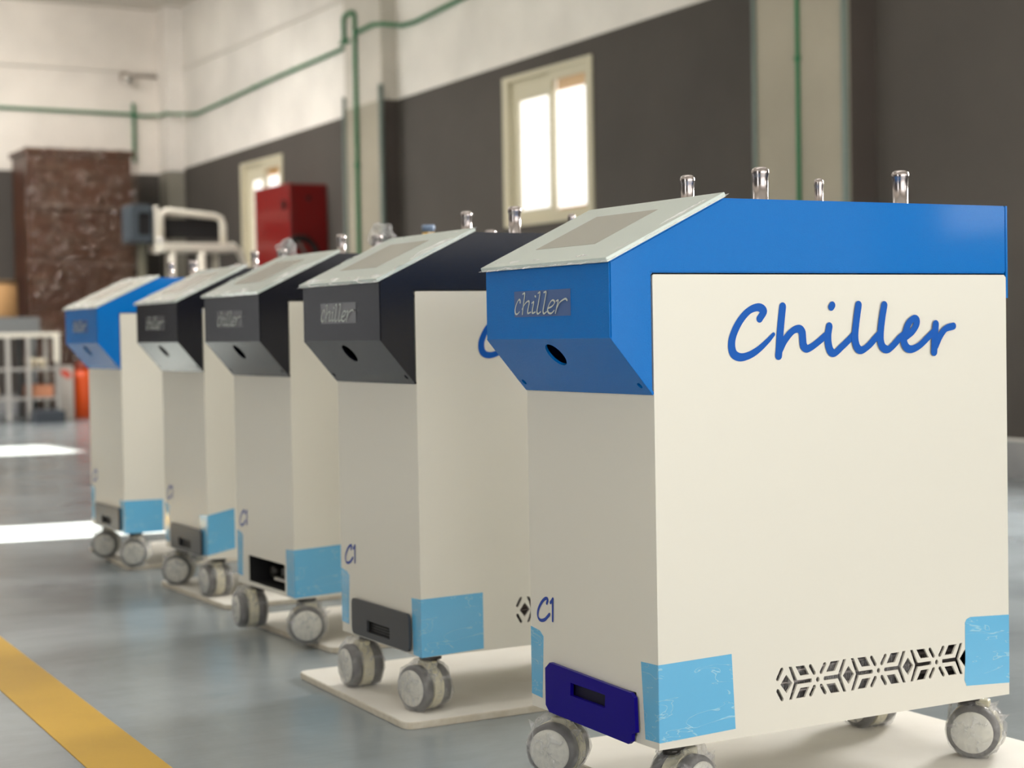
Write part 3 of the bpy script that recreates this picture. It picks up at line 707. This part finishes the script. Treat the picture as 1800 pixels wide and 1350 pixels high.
# shrink-wrapped brown cabinet
brown = mat('brown_wood', (.055, .017, .009), .35, var=(2.5, (.10, .036, .016), 5))
org = (4.86, 22.3, ZF); t = thing('wrapped_cabinet', org, 'tall brown wooden cabinet wrapped in clear plastic against the back wall', 'cabinet')
part('carcass', MB().box(4.10, 5.62, 21.9, 22.8, ZF+.1, 3.56, .01), brown, t, org)
part('cornice', MB().box(4.06, 5.66, 21.84, 22.84, 3.56, 3.64, .012), brown, t, org)
part('plinth', MB().box(4.14, 5.58, 21.95, 22.75, ZF, ZF+.1), brown, t, org)
for k in range(5):
    z0 = ZF+.14+k*.70
    part('front_panel', MB().box(4.16, 5.56, 21.87, 21.905, z0, z0+.63, .012), brown, t, org)
m = bmesh.new(); g = []
for i in range(41):
    row = []
    for j in range(81):
        x = 4.04+1.64*i/40; z = ZF+.05+3.78*j/80
        row.append(m.verts.new((x, 21.815+.022*noise.noise(Vector((x*5, z*9, 0)))+.038*noise.noise(Vector((x*13, z*18, 4))), z)))
    g.append(row)
for i in range(40):
    for j in range(80):
        f = m.faces.new((g[i][j], g[i+1][j], g[i+1][j+1], g[i][j+1]))
mb = MB(); mb.merge(m)
cabfilm = film('cabinet_wrap_film', (.14, .09, .06), .42, 5, .06, .05)
part('plastic_wrap', mb, cabfilm, t, org)
for k, z in enumerate((2.80, 1.98, 1.0)):
    part('wrap_band', MB().tube([(4.04, 21.80, z+.05), (4.5, 21.79, z+.02), (5.1, 21.79, z), (5.68, 21.80, z-.03)], .012, 8), film('band%d' % k, (.5, .4, .34), .2, 9) if k == 0 else MATS['band0'], t, org)

# workbench with grey top, tan barrel
bench_m = mat('blue_grey_steel', (.16, .17, .175), .45)
org = (3.1, 20.6, ZF); t = thing('work_bench', org, 'blue grey steel bench at the left edge behind the trolley', 'bench')
part('bench_top', MB().box(2.4, 3.80, 20.2, 21.1, .955, 1.20, .01), bench_m, t, org)
for x in (2.46, 3.72):
    for y in (20.26, 21.02): part('leg', MB().box(x-.035, x+.035, y-.035, y+.035, ZF, .955), bench_m, t, org)
org = (3.28, 20.6, 1.20); t = thing('tan_barrel', org, 'tan cylindrical drum standing on the grey bench at left edge', 'drum')
tan = mat('tan_cardboard', (.46, .26, .11), .5)
part('drum_body', MB().lathe([(0, 1.201), (.31, 1.201), (.32, 1.23), (.32, 1.66), (.31, 1.68), (0, 1.68)], T(3.28, 20.6, 0), 32), tan, t, org)
part('rim', MB().lathe([(.30, 1.655), (.33, 1.655), (.33, 1.70), (.30, 1.70)], T(3.28, 20.6, 0), 32), mat('dark_rim', (.12, .07, .03), .5), t, org)
# steel trolley frame
org = (3.5, 19.8, ZF); t = thing('steel_trolley', org, 'open steel frame trolley with shelves in front of the grey bench', 'trolley')
for x, y in ((2.85, 19.5), (3.20, 19.5), (3.46, 19.5), (3.84, 19.5), (2.85, 20.1), (3.84, 20.1)):
    if True: part('post', MB().box(x-.028, x+.028, y-.028, y+.028, ZF+.02, .97, .004), steel, t, org)
part('top_frame', MB().box(2.82, 3.87, 19.47, 19.53, .93, .99, .005).box(2.82, 3.87, 20.07, 20.13, .93, .99, .005).box(3.81, 3.87, 19.5, 20.1, .93, .99, .005).box(2.82, 2.88, 19.5, 20.1, .93, .99, .005), white_paint, t, org)
for z in (.12, .5): part('shelf', MB().box(2.83, 3.86, 19.5, 20.1, z, z+.03), steel, t, org)
part('bright_post', MB().box(3.78, 3.86, 19.44, 19.475, .60, .97, .006), white_paint, t, org)
for x in (2.85, 3.84): part('foot', MB().box(x-.04, x+.04, 19.46, 19.54, ZF, ZF+.02), black_gap, t, org)
for k, (x, z, r, h, c, lab) in enumerate([(3.55, .53, .07, .13, (.7, .62, .45), 'cream round pot on the upper trolley shelf, left one'), (3.70, .53, .06, .12, (.62, .56, .42), 'cream round pot on the upper trolley shelf, right one'), (3.05, .15, .08, .14, (.7, .6, .4), 'cream pot on the lower trolley shelf at the left')]):
    o = top('pot', MB().lathe([(0, z), (r*.8, z), (r, z+h*.6), (r*.9, z+h), (r*.7, z+h), (r*.7, z+.02), (0, z+.02)], T(x, 19.75, 0), 20), mat('pot%d' % k, c, .5), (x, 19.75, z)); tag(o, lab, 'pot', 'pots on the trolley')
o = top('tray_box', MB().plate([(3.5, 19.56), (3.79, 19.56), (3.79, 20.0), (3.5, 20.0)], [[(3.53, 19.59), (3.76, 19.59), (3.76, 19.97), (3.53, 19.97)]], lambda u, v, w: (u, v, .15+w), .16).box(3.5, 3.79, 19.56, 20.0, .15, .16), mat('salmon_card', (.62, .27, .15), .6), (3.6, 19.8, .15)); tag(o, 'open orange brown cardboard box on the lower trolley shelf', 'box')
o = top('storage_bin', MB().prism([(3.48, .0), (3.82, .0), (3.86, -.16), (3.44, -.16)][::-1], 'y', 19.35, 19.44, .01).box(3.46, 3.84, 19.15, 19.44, ZF, ZF+.16, .02), mat('charcoal_bin', (.05, .06, .075), .5), (3.65, 19.35, ZF)); tag(o, 'low charcoal bin on the floor before the trolley', 'bin')
org = (4.07, 20.1, ZF); t = thing('white_carton', org, 'narrow white carton with red mark beside the orange cylinder', 'carton')
part('carton_body', MB().box(3.97, 4.18, 20.0, 20.25, ZF, .53, .008), mat('white_carton_card', (.62, .57, .52), .6), t, org)
part('red_mark', MB().prism([(3.99, .49), (4.10, .49), (4.15, .42), (4.12, .36), (4.05, .40), (4.0, .44)], 'y', 19.996, 20.0), mat('red_print', (.75, .11, .07), .5), t, org)
part('lid_flap', MB().box(3.965, 4.185, 19.995, 20.255, .53, .545, .004), mat('white_carton_card', (1, 1, 1)), t, org)
org = (4.36, 20.2, ZF); t = thing('gas_cylinder', org, 'orange gas cylinder standing on the floor beside the white carton', 'cylinder')
orange = mat('orange_paint', (.72, .085, .008), .35)
part('cylinder_body', MB().lathe([(0, ZF), (.15, ZF), (.17, ZF+.03), (.17, .40), (.14, .46), (.05, .50), (0, .50)], T(4.36, 20.2, 0), 32), orange, t, org)
part('valve_collar', MB().lathe([(.09, .46), (.10, .46), (.10, .58), (.09, .58)], T(4.36, 20.2, 0), 24), mat('dark_red_paint', (.25, .03, .01), .4), t, org)
part('valve', MB().lathe([(0, .48), (.03, .48), (.03, .55), (.015, .57), (0, .57)], T(4.36, 20.2, 0), 16), steel, t, org)
# monitor on its stand
org = (4.9, 19.3, ZF); t = thing('equipment_monitor', org, 'boxy blue grey monitor with black screen on a tall stand', 'monitor')
bg_m = mat('slate_casing', (.055, .07, .085), .4)
part('casing', MB().box(4.70, 4.99, 19.0, 19.4, 2.14, 2.64, .03), bg_m, t, org)
part('bezel', MB().plate(rounded(4.70, 4.99, 2.15, 2.63, .04), [rounded(4.80, 4.97, 2.24, 2.53, .02)], lambda u, v, w: (u, 18.97+w, v), .04), bg_m, t, org)
part('screen', MB().box(4.79, 4.98, 18.995, 19.005, 2.23, 2.54), black_gap, t, org)
part('stand_post', MB().box(4.86, 4.95, 19.15, 19.25, ZF+.05, 2.14), mat('olive_post', (.16, .15, .11), .5), t, org)
part('stand_foot', MB().box(4.65, 5.0, 19.0, 19.45, ZF, ZF+.05, .01), bg_m, t, org)
# white tubular equipment frame
org = (5.5, 19.1, ZF); t = thing('white_equipment_frame', org, 'white tubular steel equipment frame with arched top beside the window', 'equipment')
part('arched_rail', MB().tube([(5.10, 19, 2.12), (5.10, 19, 2.45), (5.12, 19, 2.53), (5.20, 19, 2.56), (5.85, 19, 2.50), (5.93, 19, 2.47), (5.96, 19, 2.38), (5.96, 19, 2.14)], .045, 12), white_paint, t, org)
part('back_plate', MB().box(5.12, 5.94, 19.03, 19.06, 2.2, 2.46), black_gap, t, org)
part('side_post', MB().box(5.02, 5.075, 18.96, 19.05, 2.0, 2.62, .012), white_paint, t, org)
part('deck', MB().box(5.06, 6.08, 18.8, 19.4, 2.02, 2.13, .02), white_paint, t, org)
for x, y, r in ((5.20, 18.85, .045), (5.60, 18.85, .055), (5.95, 19.3, .045), (5.30, 19.3, .04)):
    part('leg', MB().tube([(x, y, 2.03), (x, y, ZF)], r, 12), white_paint, t, org)
part('sloping_brace', MB().tube([(6.02, 18.9, 2.12), (6.15, 18.9, 2.02), (6.28, 18.9, 1.7), (6.34, 18.9, .6), (6.34, 18.9, ZF)], .045, 12), white_paint, t, org)
part('grab_knob', MB().lathe([(0, 0), (.055, .01), (.06, .05), (.03, .09), (0, .1)], T(5.07, 18.9, 2.12), 16), steel, t, org)
part('cross_bar', MB().tube([(5.2, 18.85, 1.1), (5.6, 18.85, 1.1)], .03, 8).tube([(5.3, 19.3, 1.1), (5.95, 19.3, 1.1)], .03, 8), white_paint, t, org)

# red fire hose cabinet and the reel
red = mat('red_cabinet_paint', (.20, .006, .006), .28)
org = (6.46, 17.8, 1.55); t = thing('red_cabinet', org, 'red metal fire cabinet fixed to the wall below the far window', 'cabinet')
part('cabinet_box', MB().box(6.23, XW, 17.25, 18.42, 1.55, 2.80, .008), red, t, org)
dr = part('door', MB().box(6.20, 6.228, 17.23, 18.44, 1.54, 2.81, .008), red, t, org)
part('handle', MB().box(6.17, 6.2, 17.36, 17.42, 2.48, 2.60, .006), black_gap, dr, org)
part('vent_knob', MB().lathe([(0, 0), (.03, 0), (.03, .02), (0, .02)], T(6.46, 17.25, 2.62) @ RX(PI/2), 16), black_gap, t, org)
org = (6.34, 17.1, 1.85); t = thing('hose_reel', org, 'black fire hose reel with red centre mounted on the red cabinet side', 'hose reel')
part('hose_coil', MB().lathe([(.17, 0), (.235, 0), (.25, .03), (.25, .09), (.235, .12), (.17, .12), (.17, 0)], T(6.30, 17.225, 1.90) @ RX(PI/2), 36), mat('black_rubber', (.008, .008, .008), .5), t, org)
part('drum', MB().lathe([(0, .0), (.172, .0), (.172, .10), (.16, .105), (.05, .09), (0, .09)], T(6.30, 17.225, 1.90) @ RX(PI/2), 32), red, t, org)
part('nozzle', MB().tube([(6.23, 17.11, 2.05), (6.27, 17.08, 2.03), (6.33, 17.08, 1.93), (6.36, 17.08, 1.79)], .02, 10), mat('grey_nozzle', (.12, .10, .09), .4), t, org)
